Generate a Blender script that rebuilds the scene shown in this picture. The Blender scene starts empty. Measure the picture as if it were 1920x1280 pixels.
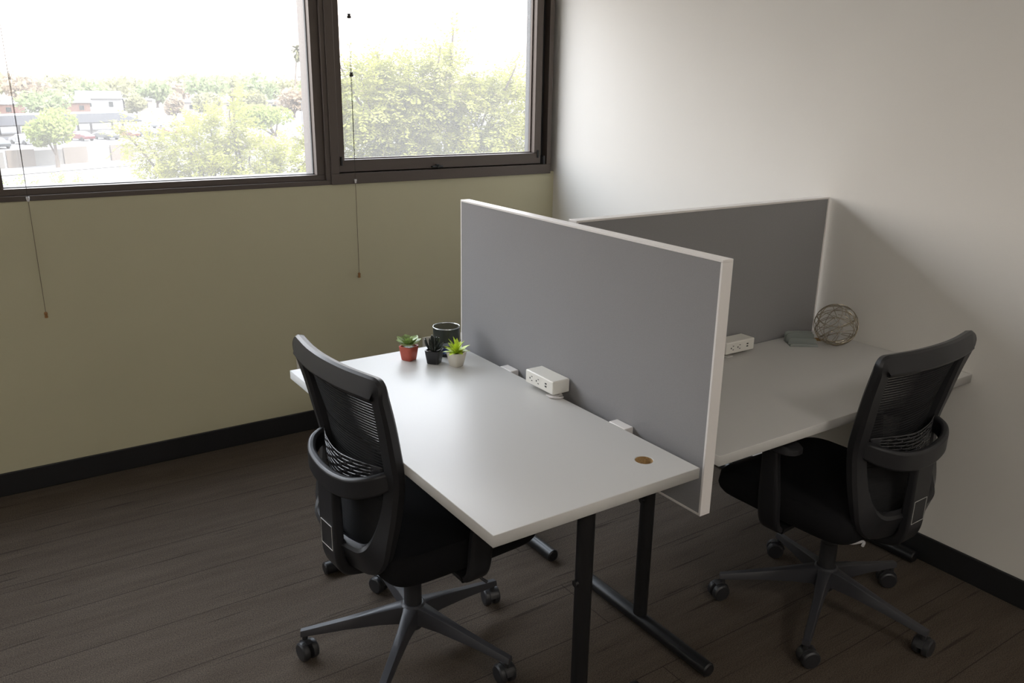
import bpy, bmesh, math, random
from mathutils import Vector, Matrix
PI = math.pi
scene = bpy.context.scene
COL = scene.collection

# ------------------------------------------------------------------ camera
CAM = Vector((-2.7648, -3.7037, 1.6426))
YAW, PITCH, ROLL, FPX = -0.59487, -0.29902, 0.015428, 1549.63
F = Vector((-math.sin(YAW)*math.cos(PITCH), math.cos(YAW)*math.cos(PITCH), math.sin(PITCH)))
R0 = Vector((math.cos(YAW), math.sin(YAW), 0)); U0 = R0.cross(F)
R = R0*math.cos(ROLL)+U0*math.sin(ROLL); U = -R0*math.sin(ROLL)+U0*math.cos(ROLL)
cd = bpy.data.cameras.new('camera'); cam = bpy.data.objects.new('camera', cd); COL.objects.link(cam)
cam.matrix_world = Matrix(((R.x, U.x, -F.x, CAM.x), (R.y, U.y, -F.y, CAM.y), (R.z, U.z, -F.z, CAM.z), (0, 0, 0, 1)))
cd.sensor_fit = 'HORIZONTAL'; cd.sensor_width = 36; cd.lens = FPX/1920*36
cd.clip_start = 0.05; cd.clip_end = 3000
scene.camera = cam

# ------------------------------------------------------------------ colour management
vs = scene.view_settings
scene.display_settings.display_device = 'sRGB'
vs.view_transform = 'Standard'; vs.look = 'None'; vs.exposure = 0.0; vs.gamma = 1.0; vs.use_curve_mapping = False
scene.cycles.max_bounces = 10; scene.cycles.diffuse_bounces = 6; scene.cycles.transparent_max_bounces = 24
scene.cycles.sample_clamp_indirect = 6.0

# ------------------------------------------------------------------ sky
SKY_HIGH = 14.0
world = bpy.data.worlds.new('world'); scene.world = world; world.use_nodes = True
nt = world.node_tree; nt.nodes.clear()
tc = nt.nodes.new('ShaderNodeTexCoord'); sx = nt.nodes.new('ShaderNodeSeparateXYZ')
rmp = nt.nodes.new('ShaderNodeValToRGB'); bg = nt.nodes.new('ShaderNodeBackground'); ow = nt.nodes.new('ShaderNodeOutputWorld')
nt.links.new(tc.outputs['Generated'], sx.inputs[0]); nt.links.new(sx.outputs['Z'], rmp.inputs[0])
nt.links.new(rmp.outputs[0], bg.inputs[0]); nt.links.new(bg.outputs[0], ow.inputs[0])
K = SKY_HIGH
e = rmp.color_ramp.elements
e[0].position = 0.0; e[0].color = (1.6/K, 1.45/K, 1.3/K, 1)
e[1].position = 1.0; e[1].color = (.45, .52, .62, 1)
for ps, c in ((.02, (4.8/K, 4.3/K, 3.9/K)), (.17, (6.2/K, 5.8/K, 5.4/K)), (.34, (.66, .68, .72)), (.62, (.72, .80, .90))):
    q = rmp.color_ramp.elements.new(ps); q.color = (*c, 1)
bg.inputs[1].default_value = K

# sun: high and behind the building, it lights the view outside and never enters the room
sd = bpy.data.lights.new('sun', 'SUN'); sd.energy = 9.0; sd.angle = math.radians(2); sd.color = (1, .95, .86)
so = bpy.data.objects.new('sun', sd); COL.objects.link(so)
so.rotation_euler = Vector((.35, -.55, .76)).to_track_quat('Z', 'Y').to_euler()

ROOM_X0, ROOM_Y0, CEIL = -5.2, -6.2, 2.75
WTOP = 2.42
# daylight portals exactly in the window openings (sampling only)
def portal(name, x0, x1):
    l = bpy.data.lights.new(name, 'AREA'); l.shape = 'RECTANGLE'; l.size = x1-x0; l.size_y = WTOP-1.24
    l.cycles.is_portal = True
    o = bpy.data.objects.new(name, l); COL.objects.link(o)
    o.location = ((x0+x1)/2, .13, (WTOP+1.24)/2); o.rotation_euler = (-PI/2, 0, 0)
portal('daylight_portal', -2.6, -1.35); portal('daylight_portal', -1.22, -.15); portal('daylight_portal', -5.1, -2.7)
# power of the unseen ceiling panels added as room fill (built further down)
FILL_W = 23.0

# ------------------------------------------------------------------ materials
def mat(name, col, rough=.6, metal=0., spec=.5, bump=0., bscale=200., var=0., vscale=8., sheen=0., stretch=None):
    m = bpy.data.materials.new(name); m.use_nodes = True; t = m.node_tree; b = t.nodes['Principled BSDF']
    b.inputs['Base Color'].default_value = (*col, 1); b.inputs['Roughness'].default_value = rough
    b.inputs['Metallic'].default_value = metal; b.inputs['Specular IOR Level'].default_value = spec
    if sheen: b.inputs['Sheen Weight'].default_value = sheen
    if var or bump:
        c = t.nodes.new('ShaderNodeTexCoord'); mp = t.nodes.new('ShaderNodeMapping'); t.links.new(c.outputs['Object'], mp.inputs[0])
        if stretch: mp.inputs['Scale'].default_value = stretch
    if var:
        n = t.nodes.new('ShaderNodeTexNoise'); n.inputs['Scale'].default_value = vscale; n.inputs['Detail'].default_value = 4
        r = t.nodes.new('ShaderNodeValToRGB'); t.links.new(mp.outputs[0], n.inputs['Vector']); t.links.new(n.outputs[0], r.inputs[0])
        r.color_ramp.elements[0].position = .3; r.color_ramp.elements[1].position = .7
        r.color_ramp.elements[0].color = (*[x*(1-var) for x in col], 1); r.color_ramp.elements[1].color = (*[min(1, x*(1+var)) for x in col], 1)
        t.links.new(r.outputs[0], b.inputs['Base Color'])
    if bump:
        n2 = t.nodes.new('ShaderNodeTexNoise'); n2.inputs['Scale'].default_value = bscale; n2.inputs['Detail'].default_value = 3
        bp = t.nodes.new('ShaderNodeBump'); bp.inputs['Strength'].default_value = bump; bp.inputs['Distance'].default_value = .002
        t.links.new(mp.outputs[0], n2.inputs['Vector']); t.links.new(n2.outputs[0], bp.inputs['Height']); t.links.new(bp.outputs[0], b.inputs['Normal'])
    return m

M = {}
M['green_wall'] = mat('green_wall', (.56, .525, .36), .75, bump=.15, bscale=350, var=.015, vscale=2)
M['white_wall'] = mat('white_wall', (.755, .73, .685), .75, bump=.15, bscale=350, var=.01, vscale=2)
M['ceiling'] = mat('ceiling', (.88, .87, .84), .9, bump=.3, bscale=120)
M['baseboard'] = mat('baseboard', (.012, .012, .013), .5)
M['bronze'] = mat('bronze_frame', (.100, .079, .067), .45, metal=.25)
M['gasket'] = mat('gasket', (.02, .02, .02), .6)
M['laminate'] = mat('laminate', (.565, .555, .535), .36, spec=.32)
M['edge'] = mat('edge_band', (.78, .76, .74), .4)
M['particle'] = mat('particle_board', (.42, .27, .12), .9, var=.25, vscale=300)
M['white_metal'] = mat('white_metal', (.80, .77, .75), .4)
M['grey_fabric'] = mat('grey_fabric', (.285, .28, .285), .95, bump=.35, bscale=900, var=.04, vscale=500, spec=.2)
M['black_metal'] = mat('black_metal', (.010, .010, .011), .38)
M['black_plastic'] = mat('black_plastic', (.022, .022, .024), .42, bump=.05, bscale=800)
M['frame_plastic'] = mat('frame_plastic', (.018, .018, .020), .40, spec=.35, bump=.08, bscale=900)
M['base_plastic'] = mat('base_plastic', (.036, .036, .041), .42, bump=.08, bscale=900)
M['gloss_plastic'] = mat('gloss_plastic', (.03, .03, .033), .22)
M['black_fabric'] = mat('black_fabric', (.010, .010, .011), .95, bump=.3, bscale=700, spec=.15)
M['mesh_fabric'] = mat('mesh_fabric', (.018, .018, .019), .8, spec=.2)
M['silver'] = mat('silver_line', (.55, .55, .53), .4, metal=.3)
M['white_plastic'] = mat('white_plastic', (.78, .76, .70), .35)
M['dark_slot'] = mat('dark_slot', (.02, .02, .02), .6)
M['cord_dark'] = mat('cord_dark', (.05, .04, .035), .8)
M['cord'] = mat('cord', (.20, .16, .11), .8)
M['clear_plastic'] = mat('clear_plastic', (.75, .72, .72), .2)
M['wood'] = mat('tassel_wood', (.33, .17, .06), .5)
M['terracotta'] = mat('terracotta', (.42, .075, .045), .5, var=.08, vscale=60)
M['black_pot'] = mat('black_pot', (.018, .018, .02), .35)
M['cream_pot'] = mat('cream_pot', (.62, .58, .50), .5)
M['soil'] = mat('soil', (.045, .03, .02), .95, var=.4, vscale=200)
M['pale_gravel'] = mat('pale_gravel', (.45, .45, .43), .8, var=.3, vscale=200)
M['leaf_green'] = mat('leaf_green', (.27, .36, .13), .4, var=.5, vscale=30)
M['leaf_dark'] = mat('leaf_dark', (.022, .028, .022), .3, var=.3, vscale=30)
M['leaf_lime'] = mat('leaf_lime', (.52, .66, .05), .4, var=.25, vscale=25)
M['rim'] = mat('rim_metal', (.55, .58, .58), .25, metal=.8)
M['blue_label'] = mat('blue_label', (.03, .06, .22), .4)
M['pale_print'] = mat('pale_print', (.45, .52, .65), .5)
M['gold_wire'] = mat('champagne_wire', (.36, .31, .23), .3, metal=.9)
M['lamp_glass'] = None

def glassy(name, col, alpha, rough=.1):
    m = bpy.data.materials.new(name); m.use_nodes = True; t = m.node_tree; t.nodes.clear()
    o = t.nodes.new('ShaderNodeOutputMaterial'); mx = t.nodes.new('ShaderNodeMixShader'); tr = t.nodes.new('ShaderNodeBsdfTransparent')
    p = t.nodes.new('ShaderNodeBsdfPrincipled'); p.inputs['Base Color'].default_value = (*col, 1); p.inputs['Roughness'].default_value = rough
    mx.inputs[0].default_value = alpha
    t.links.new(tr.outputs[0], mx.inputs[1]); t.links.new(p.outputs[0], mx.inputs[2]); t.links.new(mx.outputs[0], o.inputs[0]); return m
M['smoky'] = glassy('smoky_acrylic', (.34, .37, .35), .72, .15)
M['cup_mesh'] = glassy('cup_mesh', (.02, .03, .03), .72, .35)
# window glass: mostly clear, a translucent share is added to haze the view
m = bpy.data.materials.new('haze_glass'); m.use_nodes = True; t = m.node_tree; t.nodes.clear()
o_ = t.nodes.new('ShaderNodeOutputMaterial'); mx = t.nodes.new('ShaderNodeMixShader'); mx2 = t.nodes.new('ShaderNodeMixShader')
tr = t.nodes.new('ShaderNodeBsdfTransparent'); tl = t.nodes.new('ShaderNodeBsdfTranslucent'); gl = t.nodes.new('ShaderNodeBsdfGlossy')
tl.inputs[0].default_value = (.95, .93, .90, 1); gl.inputs[1].default_value = .02; mx.inputs[0].default_value = .06; mx2.inputs[0].default_value = .04
t.links.new(tr.outputs[0], mx.inputs[1]); t.links.new(tl.outputs[0], mx.inputs[2]); t.links.new(mx.outputs[0], mx2.inputs[1])
t.links.new(gl.outputs[0], mx2.inputs[2]); t.links.new(mx2.outputs[0], o_.inputs[0]); M['glass'] = m

# carpet planks: fine fibre speckle, streaks along x, thin dark seams
m = bpy.data.materials.new('carpet'); m.use_nodes = True; t = m.node_tree; b = t.nodes['Principled BSDF']
b.inputs['Roughness'].default_value = 1.; b.inputs['Specular IOR Level'].default_value = .1
c = t.nodes.new('ShaderNodeTexCoord')
def tn(kind, **kw):
    n = t.nodes.new(kind)
    for k, v in kw.items(): setattr(n, k, v)
    return n
mp1 = tn('ShaderNodeMapping'); mp1.inputs['Scale'].default_value = (2.2, 16, 1); t.links.new(c.outputs['Object'], mp1.inputs[0])
n1 = tn('ShaderNodeTexNoise'); n1.inputs['Scale'].default_value = 1.; n1.inputs['Detail'].default_value = 6; n1.inputs['Roughness'].default_value = .7
t.links.new(mp1.outputs[0], n1.inputs['Vector'])
n2 = tn('ShaderNodeTexNoise'); n2.inputs['Scale'].default_value = 300; n2.inputs['Detail'].default_value = 3; t.links.new(c.outputs['Object'], n2.inputs['Vector'])
br = tn('ShaderNodeTexBrick'); mp2 = tn('ShaderNodeMapping'); t.links.new(c.outputs['Object'], mp2.inputs[0]); t.links.new(mp2.outputs[0], br.inputs['Vector'])
br.inputs['Scale'].default_value = 1; br.inputs['Brick Width'].default_value = 3.3; br.inputs['Row Height'].default_value = .25
br.inputs['Mortar Size'].default_value = .0022; br.inputs['Mortar Smooth'].default_value = .4; br.offset = .37
br.inputs['Color1'].default_value = (1, 1, 1, 1); br.inputs['Color2'].default_value = (.95, .95, .95, 1); br.inputs['Mortar'].default_value = (.5, .5, .5, 1)
mp3 = tn('ShaderNodeMapping'); mp3.inputs['Scale'].default_value = (2.0, 46, 1); mp3.inputs['Location'].default_value = (5, 3, 0); t.links.new(c.outputs['Object'], mp3.inputs[0])
n3 = tn('ShaderNodeTexNoise'); n3.inputs['Scale'].default_value = 1.; n3.inputs['Detail'].default_value = 2; t.links.new(mp3.outputs[0], n3.inputs['Vector'])
r3 = tn('ShaderNodeValToRGB'); r3.color_ramp.elements[0].position = .30; r3.color_ramp.elements[0].color = (.58, .58, .58, 1)
r3.color_ramp.elements[1].position = .35; r3.color_ramp.elements[1].color = (1, 1, 1, 1); t.links.new(n3.outputs[0], r3.inputs[0])
r1 = tn('ShaderNodeValToRGB'); r1.color_ramp.elements[0].position = .3; r1.color_ramp.elements[1].position = .72
r1.color_ramp.elements[0].color = (.072, .056, .043, 1); r1.color_ramp.elements[1].color = (.100, .081, .064, 1); t.links.new(n1.outputs[0], r1.inputs[0])
r2 = tn('ShaderNodeValToRGB'); r2.color_ramp.elements[0].position = .33; r2.color_ramp.elements[1].position = .68
r2.color_ramp.elements[0].color = (.55, .55, .55, 1); r2.color_ramp.elements[1].color = (1.4, 1.4, 1.4, 1); t.links.new(n2.outputs[0], r2.inputs[0])
def mul(a, b_):
    n = tn('ShaderNodeMix', data_type='RGBA', blend_type='MULTIPLY'); n.inputs[0].default_value = 1
    t.links.new(a, n.inputs[6]); t.links.new(b_, n.inputs[7]); return n.outputs[2]
t.links.new(mul(mul(mul(r1.outputs[0], r2.outputs[0]), br.outputs[0]), r3.outputs[0]), b.inputs['Base Color'])
bpn = tn('ShaderNodeBump'); bpn.inputs['Strength'].default_value = .6; bpn.inputs['Distance'].default_value = .003
t.links.new(n2.outputs[0], bpn.inputs['Height']); t.links.new(bpn.outputs[0], b.inputs['Normal'])
M['carpet'] = m

def leafmat(name, col, tcol, var=.25, vscale=2.):
    m = bpy.data.materials.new(name); m.use_nodes = True; t = m.node_tree; t.nodes.clear()
    o = t.nodes.new('ShaderNodeOutputMaterial'); mx = t.nodes.new('ShaderNodeMixShader'); d = t.nodes.new('ShaderNodeBsdfDiffuse'); tl = t.nodes.new('ShaderNodeBsdfTranslucent')
    c = t.nodes.new('ShaderNodeTexCoord'); n = t.nodes.new('ShaderNodeTexNoise'); n.inputs['Scale'].default_value = vscale; n.inputs['Detail'].default_value = 5
    r = t.nodes.new('ShaderNodeValToRGB'); r.color_ramp.elements[0].position = .35; r.color_ramp.elements[1].position = .65
    r.color_ramp.elements[0].color = (*[x*(1-var) for x in col], 1); r.color_ramp.elements[1].color = (*[min(1, x*(1+var)) for x in col], 1)
    t.links.new(c.outputs['Object'], n.inputs['Vector']); t.links.new(n.outputs[0], r.inputs[0]); t.links.new(r.outputs[0], d.inputs[0])
    tl.inputs[0].default_value = (*tcol, 1); mx.inputs[0].default_value = .4
    t.links.new(d.outputs[0], mx.inputs[1]); t.links.new(tl.outputs[0], mx.inputs[2]); t.links.new(mx.outputs[0], o.inputs[0]); return m
M['mesquite'] = leafmat('mesquite_leaf', (.19, .195, .055), (.26, .26, .045), .35, 2.2)
M['far_leaf'] = leafmat('far_leaf', (0.167, 0.161, 0.086), (0.149, 0.149, 0.069), .25, .4)
M['far_leaf_brown'] = leafmat('far_leaf_brown', (0.218, 0.167, 0.115), (0.184, 0.138, 0.092), .25, .4)
M['far_leaf_green'] = leafmat('far_leaf_green', (0.149, 0.178, 0.086), (0.149, 0.172, 0.069), .25, .4)
M['lime_leaf'] = leafmat('lime_leaf', (.15, .175, .055), (.155, .18, .04), .2, 1)
M['bark'] = mat('bark', (.085, .065, .05), .9, var=.2, vscale=20)
M['ground'] = mat('pale_ground', (0.099, 0.090, 0.081), .95, var=.10, vscale=.08)
M['asphalt'] = mat('pale_asphalt', (0.075, 0.070, 0.069), .9, var=.06, vscale=.2)
M['concrete'] = mat('concrete', (0.108, 0.102, 0.095), .9)
M['block'] = mat('tan_block', (0.084, 0.069, 0.057), .9, var=.05, vscale=2)
M['white_roof'] = mat('white_roof', (0.120, 0.118, 0.117), .8)
M['stucco'] = mat('stucco', (0.108, 0.096, 0.084), .9)
M['brick'] = mat('brick', (0.078, 0.037, 0.026), .9)
M['dark_roof'] = mat('dark_carport_roof', (0.022, 0.021, 0.023), .95, spec=.1)  # dark roof tone, also standing in for the shade under the canopy
M['steel'] = mat('galvanised_steel', (0.075, 0.076, 0.081), .5, metal=.2)
M['pole_wood'] = mat('pole_wood', (0.057, 0.039, 0.030), .9)
M['tire'] = mat('tire', (0.004, 0.004, 0.004), .8)
M['car_glass'] = mat('car_glass', (0.009, 0.011, 0.012), .15)
M['car_white'] = mat('car_white', (0.112, 0.112, 0.112), .3)
M['car_grey'] = mat('car_grey', (0.033, 0.035, 0.037), .3)
M['car_red'] = mat('car_red', (0.063, 0.007, 0.009), .3)
M['car_silver'] = mat('car_silver', (0.068, 0.069, 0.072), .3)

# ------------------------------------------------------------------ mesh helpers
def tag(o, label=None, cat=None, group=None, kind=None):
    if label: o['label'] = label
    if cat: o['category'] = cat
    if group: o['group'] = group
    if kind: o['kind'] = kind
    return o
def empty(name, loc, rz=0., label=None, cat=None, group=None):
    o = bpy.data.objects.new(name, None); COL.objects.link(o); o.location = loc; o.rotation_euler = (0, 0, rz); o.empty_display_size = .1
    return tag(o, label, cat, group)
def cr(P, n, closed=False):
    """Catmull-Rom through tuples"""
    out = []; L = len(P); segs = L if closed else L-1
    for i in range(segs):
        a = P[(i-1) % L] if closed or i > 0 else P[0]; b = P[i]; c = P[(i+1) % L]; d = P[(i+2) % L] if closed or i+2 < L else P[-1]
        for k in range(n):
            u = k/n; u2 = u*u; u3 = u2*u
            out.append(tuple(.5*((2*b[j])+(-a[j]+c[j])*u+(2*a[j]-5*b[j]+4*c[j]-d[j])*u2+(-a[j]+3*b[j]-3*c[j]+d[j])*u3) for j in range(len(b))))
    if not closed: out.append(tuple(P[-1]))
    return out
class MB:
    def __init__(s): s.v = []; s.f = []
    def box(s, x0, x1, y0, y1, z0, z1):
        b = len(s.v)
        s.v += [(x, y, z) for z in (z0, z1) for (x, y) in ((x0, y0), (x1, y0), (x1, y1), (x0, y1))]
        s.f += [tuple(b+i for i in q) for q in ((3, 2, 1, 0), (4, 5, 6, 7), (0, 1, 5, 4), (1, 2, 6, 5), (2, 3, 7, 6), (3, 0, 4, 7))]; return s
    def frame(s, x0, x1, z0, z1, w, y0, y1, wb=None, wt=None, wl=None, wr=None):
        wb = w if wb is None else wb; wt = w if wt is None else wt; wl = w if wl is None else wl; wr = w if wr is None else wr
        s.box(x0, x1, y0, y1, z0, z0+wb); s.box(x0, x1, y0, y1, z1-wt, z1); s.box(x0, x0+wl, y0, y1, z0+wb, z1-wt); s.box(x1-wr, x1, y0, y1, z0+wb, z1-wt); return s
    def rings(s, rs, closed=False, caps=True):
        b = len(s.v); n = len(rs[0])
        for r in rs: s.v += [tuple(p) for p in r]
        m = len(rs)
        for i in range(m if closed else m-1):
            j = (i+1) % m
            for k in range(n):
                l = (k+1) % n; s.f.append((b+i*n+k, b+i*n+l, b+j*n+l, b+j*n+k))
        if caps and not closed: s.f.append(tuple(b+k for k in range(n))[::-1]); s.f.append(tuple(b+(m-1)*n+k for k in range(n)))
        return s
    def tube(s, P, r, n=10, closed=False, caps=True):
        P = [Vector(p) for p in P]; rs = []; L = len(P); up = None
        for i, p in enumerate(P):
            a = P[(i-1) % L] if closed or i > 0 else p; c = P[(i+1) % L] if closed or i < L-1 else p
            T = (c-a)
            if T.length < 1e-9: T = Vector((0, 0, 1))
            T.normalize()
            if up is None: up = Vector((0, 0, 1)) if abs(T.z) < .9 else Vector((1, 0, 0))
            X = T.cross(up); X.normalize(); Y = X.cross(T).normalized(); up = Y
            rr = r[i] if isinstance(r, (list, tuple)) else r
            rs.append([p+X*math.cos(2*PI*k/n)*rr+Y*math.sin(2*PI*k/n)*rr for k in range(n)])
        return s.rings([[tuple(q) for q in g] for g in rs], closed, caps)
    def lathe(s, prof, n=32, c=(0, 0, 0), caps=False):
        rs = [[(c[0]+r*math.cos(2*PI*k/n), c[1]+r*math.sin(2*PI*k/n), c[2]+z) for k in range(n)] for r, z in prof]
        return s.rings(rs, False, caps)
    def sweep(s, P, nsub=4, closed=False, n=12, e=.45, chamfer=0):
        """P: (x,y,z, w,t, nx,ny,nz): section w wide across, t thick along the normal"""
        Q = cr(P, nsub, closed); L = len(Q); rs = []
        for i, q in enumerate(Q):
            a = Q[(i-1) % L] if closed or i > 0 else q; c = Q[(i+1) % L] if closed or i < L-1 else q
            T = Vector(c[:3])-Vector(a[:3]); T.normalize(); N = Vector(q[5:8]); N = (N-T*N.dot(T)).normalized(); B = T.cross(N)
            ring = []
            if chamfer:
                hw_, ht_ = q[3]/2, q[4]/2; c_ = chamfer*q[4]
                for u_, v_ in ((hw_, ht_-c_), (hw_-c_, ht_), (-hw_+c_, ht_), (-hw_, ht_-c_), (-hw_, -ht_+c_), (-hw_+c_, -ht_), (hw_-c_, -ht_), (hw_, -ht_+c_)):
                    ring.append(tuple(Vector(q[:3])+B*u_+N*v_))
                rs.append(ring); continue
            for k in range(n):
                an = 2*PI*(k+.5)/n; cx = math.cos(an); cy = math.sin(an)
                ring.append(tuple(Vector(q[:3])+B*(math.copysign(abs(cx)**e, cx)*q[3]/2)+N*(math.copysign(abs(cy)**e, cy)*q[4]/2)))
            rs.append(ring)
        return s.rings(rs, closed, True)
    def build(s, name, m, parent=None, bevel=0., smooth=False, subsurf=0, seg=2, loc=None):
        me = bpy.data.meshes.new(name); me.from_pydata(s.v, [], s.f); me.update()
        bm = bmesh.new(); bm.from_mesh(me); bmesh.ops.recalc_face_normals(bm, faces=bm.faces); bm.to_mesh(me); bm.free()
        me.materials.append(m); o = bpy.data.objects.new(name, me); COL.objects.link(o)
        if parent: o.parent = parent
        if loc: o.location = loc
        if smooth or bevel:
            for p in me.polygons: p.use_smooth = True
            me.set_sharp_from_angle(angle=math.radians(38))
        if bevel:
            md = o.modifiers.new('bevel', 'BEVEL'); md.width = bevel; md.segments = seg; md.limit_method = 'ANGLE'; md.angle_limit = math.radians(40); md.harden_normals = False
        if subsurf:
            md = o.modifiers.new('subsurf', 'SUBSURF'); md.levels = subsurf; md.render_levels = subsurf
        return o
def slab_with_hole(name, x0, x1, y0, y1, z0, z1, hx, hy, r, m, parent):
    """tabletop with a round cable hole cut through it"""
    cu = bpy.data.curves.new(name, 'CURVE'); cu.dimensions = '2D'; cu.fill_mode = 'BOTH'
    b = .0015
    sp = cu.splines.new('POLY'); sp.points.add(3); sp.use_cyclic_u = True
    for p, q in zip(sp.points, ((x0+b, y0+b), (x1-b, y0+b), (x1-b, y1-b), (x0+b, y1-b))): p.co = (*q, 0, 1)
    sp = cu.splines.new('POLY'); sp.points.add(39); sp.use_cyclic_u = True
    for i, p in enumerate(sp.points): p.co = (hx+r*math.cos(2*PI*i/40), hy+r*math.sin(2*PI*i/40), 0, 1)
    cu.extrude = (z1-z0)/2-b; cu.bevel_depth = b; cu.bevel_resolution = 1
    tmp = bpy.data.objects.new(name+'_tmp', cu); COL.objects.link(tmp)
    me = bpy.data.meshes.new_from_object(tmp.evaluated_get(bpy.context.evaluated_depsgraph_get())); bpy.data.objects.remove(tmp)
    for v in me.vertices: v.co.z += (z0+z1)/2
    me.materials.clear(); me.materials.append(m); me.name = name
    o = bpy.data.objects.new(name, me); COL.objects.link(o); o.parent = parent
    return o

def struct(o): o['kind'] = 'structure'; return o

# ------------------------------------------------------------------ room shell
T = .16
struct(MB().box(ROOM_X0-T, T, ROOM_Y0-T, T+.02, -.15, 0).build('floor', M['carpet']))
struct(MB().box(ROOM_X0-T, T, ROOM_Y0-T, T+.02, CEIL, CEIL+.2).build('ceiling', M['ceiling']))
wl = MB(); ZS = 1.193
wl.box(ROOM_X0, 0, 0, T, 0, ZS); wl.box(ROOM_X0, 0, 0, T, WTOP+.05, CEIL)
struct(wl.build('wall_left', M['green_wall']))
struct(MB().box(0, T, ROOM_Y0-T, T+.02, 0, CEIL).build('wall_right', M['white_wall']))
wr_ = MB()
wr_.box(ROOM_X0, 0, ROOM_Y0-T, ROOM_Y0, 0, CEIL)
struct(wr_.build('wall_rear', M['white_wall']))
struct(MB().box(ROOM_X0-T, ROOM_X0, ROOM_Y0-T, T+.02, 0, CEIL).build('wall_side', M['white_wall']))
struct(MB().box(ROOM_X0, 0, -.011, 0, 0, .0997).build('baseboard_left', M['baseboard'], bevel=.003))
struct(MB().box(-.011, 0, ROOM_Y0, -.011, 0, .0997).build('baseboard_right', M['baseboard'], bevel=.003))
struct(MB().box(ROOM_X0, -.011, ROOM_Y0, ROOM_Y0+.011, 0, .0997).build('baseboard_rear', M['baseboard'], bevel=.003))
struct(MB().box(ROOM_X0, ROOM_X0+.011, ROOM_Y0+.011, -.011, 0, .0997).build('baseboard_side', M['baseboard'], bevel=.003))

def pane(parent, x0, x1, z0, z1, y):
    return MB().box(x0, x1, y, y+.006, z0, z1).build('glass_pane', M['glass'], parent)
def fixed_window(name, x0, x1, ox0, ox1):
    """fixed light: stepped bronze frame; opening ox0..ox1"""
    w = struct(empty(name, ((x0+x1)/2, 0, ZS)))
    q = lambda mb, nm, mm, bv=.0015: shift(mb, w.location).build(nm, mm, w, bevel=bv)
    f = MB()
    f.frame(x0, x1, ZS, WTOP+.05, 0, -.004, T, wb=.020, wt=.05, wl=(ox0-x0)*.35, wr=(x1-ox1)*.35)
    q(f, 'outer_frame', M['bronze'])
    g = MB().frame(x0+(ox0-x0)*.35, x1-(x1-ox1)*.35, ZS+.020, WTOP, 0, .014, T, wb=.026, wt=.03, wl=(ox0-x0)*.65, wr=(x1-ox1)*.65)
    q(g, 'inner_frame', M['bronze'])
    k = MB().frame(ox0, ox1, ZS+.046, WTOP-.03, .003, .052, .070)
    q(k, 'gasket', M['gasket'], 0)
    p = MB().box(ox0+.002, ox1-.002, .058, .064, ZS+.048, WTOP-.032); q(p, 'glass_pane', M['glass'], 0)
    return w
def shift(mb, loc):
    mb.v = [(x-loc[0], y-loc[1], z-loc[2]) for x, y, z in mb.v]; return mb
fixed_window('window_1', -2.665, -1.290, -2.600, -1.350)
fixed_window('window_3', ROOM_X0, -2.665, ROOM_X0+.06, -2.735)
# operable window on the right: outer frame, sash, latch and corner fittings
w2 = struct(empty('window_2', (-.65, 0, ZS)))
q2 = lambda mb, nm, mm, bv=.0015, par=None: shift(mb, w2.location).build(nm, mm, par or w2, bevel=bv)
q2(MB().frame(-1.290, -.030, ZS, WTOP+.05, 0, -.012, T, wb=.050, wt=.05, wl=.040, wr=.028), 'outer_frame', M['bronze'])
q2(MB().box(-.030, 0, .035, T, ZS+.012, WTOP+.05), 'jamb_filler', M['bronze'])
q2(MB().box(-.058, -.0, -.0, .1, ZS-.0, ZS+.010), 'sill_plate', M['green_wall'])
q2(MB().frame(-1.250, -.058, ZS+.050, WTOP, 0, .030, T, wb=.010, wt=.02, wl=.006, wr=.030), 'rebate', M['gasket'])
sash = q2(MB().frame(-1.246, -.088, ZS+.054, WTOP-.01, 0, .004, .060, wb=.056, wt=.05, wl=.030, wr=.042), 'sash', M['bronze'], .002)
q2(MB().frame(-1.216, -.130, ZS+.110, WTOP-.06, .003, .050, .066), 'gasket', M['gasket'], 0)
q2(MB().frame(-1.2165, -.1305, ZS+.1095, WTOP-.0595, .006, .036, .052), 'glazing_bead', M['bronze'], .001)
q2(MB().box(-1.214, -.132, .056, .062, ZS+.112, WTOP-.062), 'glass_pane', M['glass'], 0)
q2(MB().box(-.76, -.70, -.014, .006, ZS+.058, ZS+.066).box(-.735, -.725, -.02, .006, ZS+.055, ZS+.075), 'latch', M['gasket'], .002)
for x in (-1.233, -.108):
    q2(MB().box(x-.005, x+.005, -.004, .006, ZS+.085, ZS+.125), 'corner_fitting', M['gasket'], .002)
q2(MB().box(-.074, -.066, -.006, .03, ZS+.05, ZS+.095), 'stay_arm', M['steel'], .002)
# unseen emissive ceiling panels, added behind the camera for fill light
def ceiling_fill_light(x, y, lab, power, col):
    t_ = empty('ceiling_fill_light', (x, y, CEIL), 0, lab, 'fill light')
    fr = MB()
    for a in ((-.31, .31, -.31, -.28), (-.31, .31, .28, .31), (-.31, -.28, -.28, .28), (.28, .31, -.28, .28)): fr.box(*a, -.02, 0)
    fr.build('frame', M['white_metal'], t_)
    em = bpy.data.materials.get('fill_diffuser')
    if em is None:
        em = bpy.data.materials.new('fill_diffuser'); em.use_nodes = True
        bb = em.node_tree.nodes['Principled BSDF']; bb.inputs['Emission Color'].default_value = (*col, 1); bb.inputs['Emission Strength'].default_value = power/(PI*.56*.56)
        bb.inputs['Base Color'].default_value = (.8, .8, .8, 1)
    MB().box(-.28, .28, -.28, .28, -.012, -.002).build('diffuser', em, t_)
ceiling_fill_light(-3.4, -4.9, 'added square ceiling fill light near the rear wall, left of the camera', FILL_W, (1, .95, .89))
ceiling_fill_light(-1.3, -4.9, 'added square ceiling fill light near the rear wall, by the white wall', FILL_W, (1, .95, .89))

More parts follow.
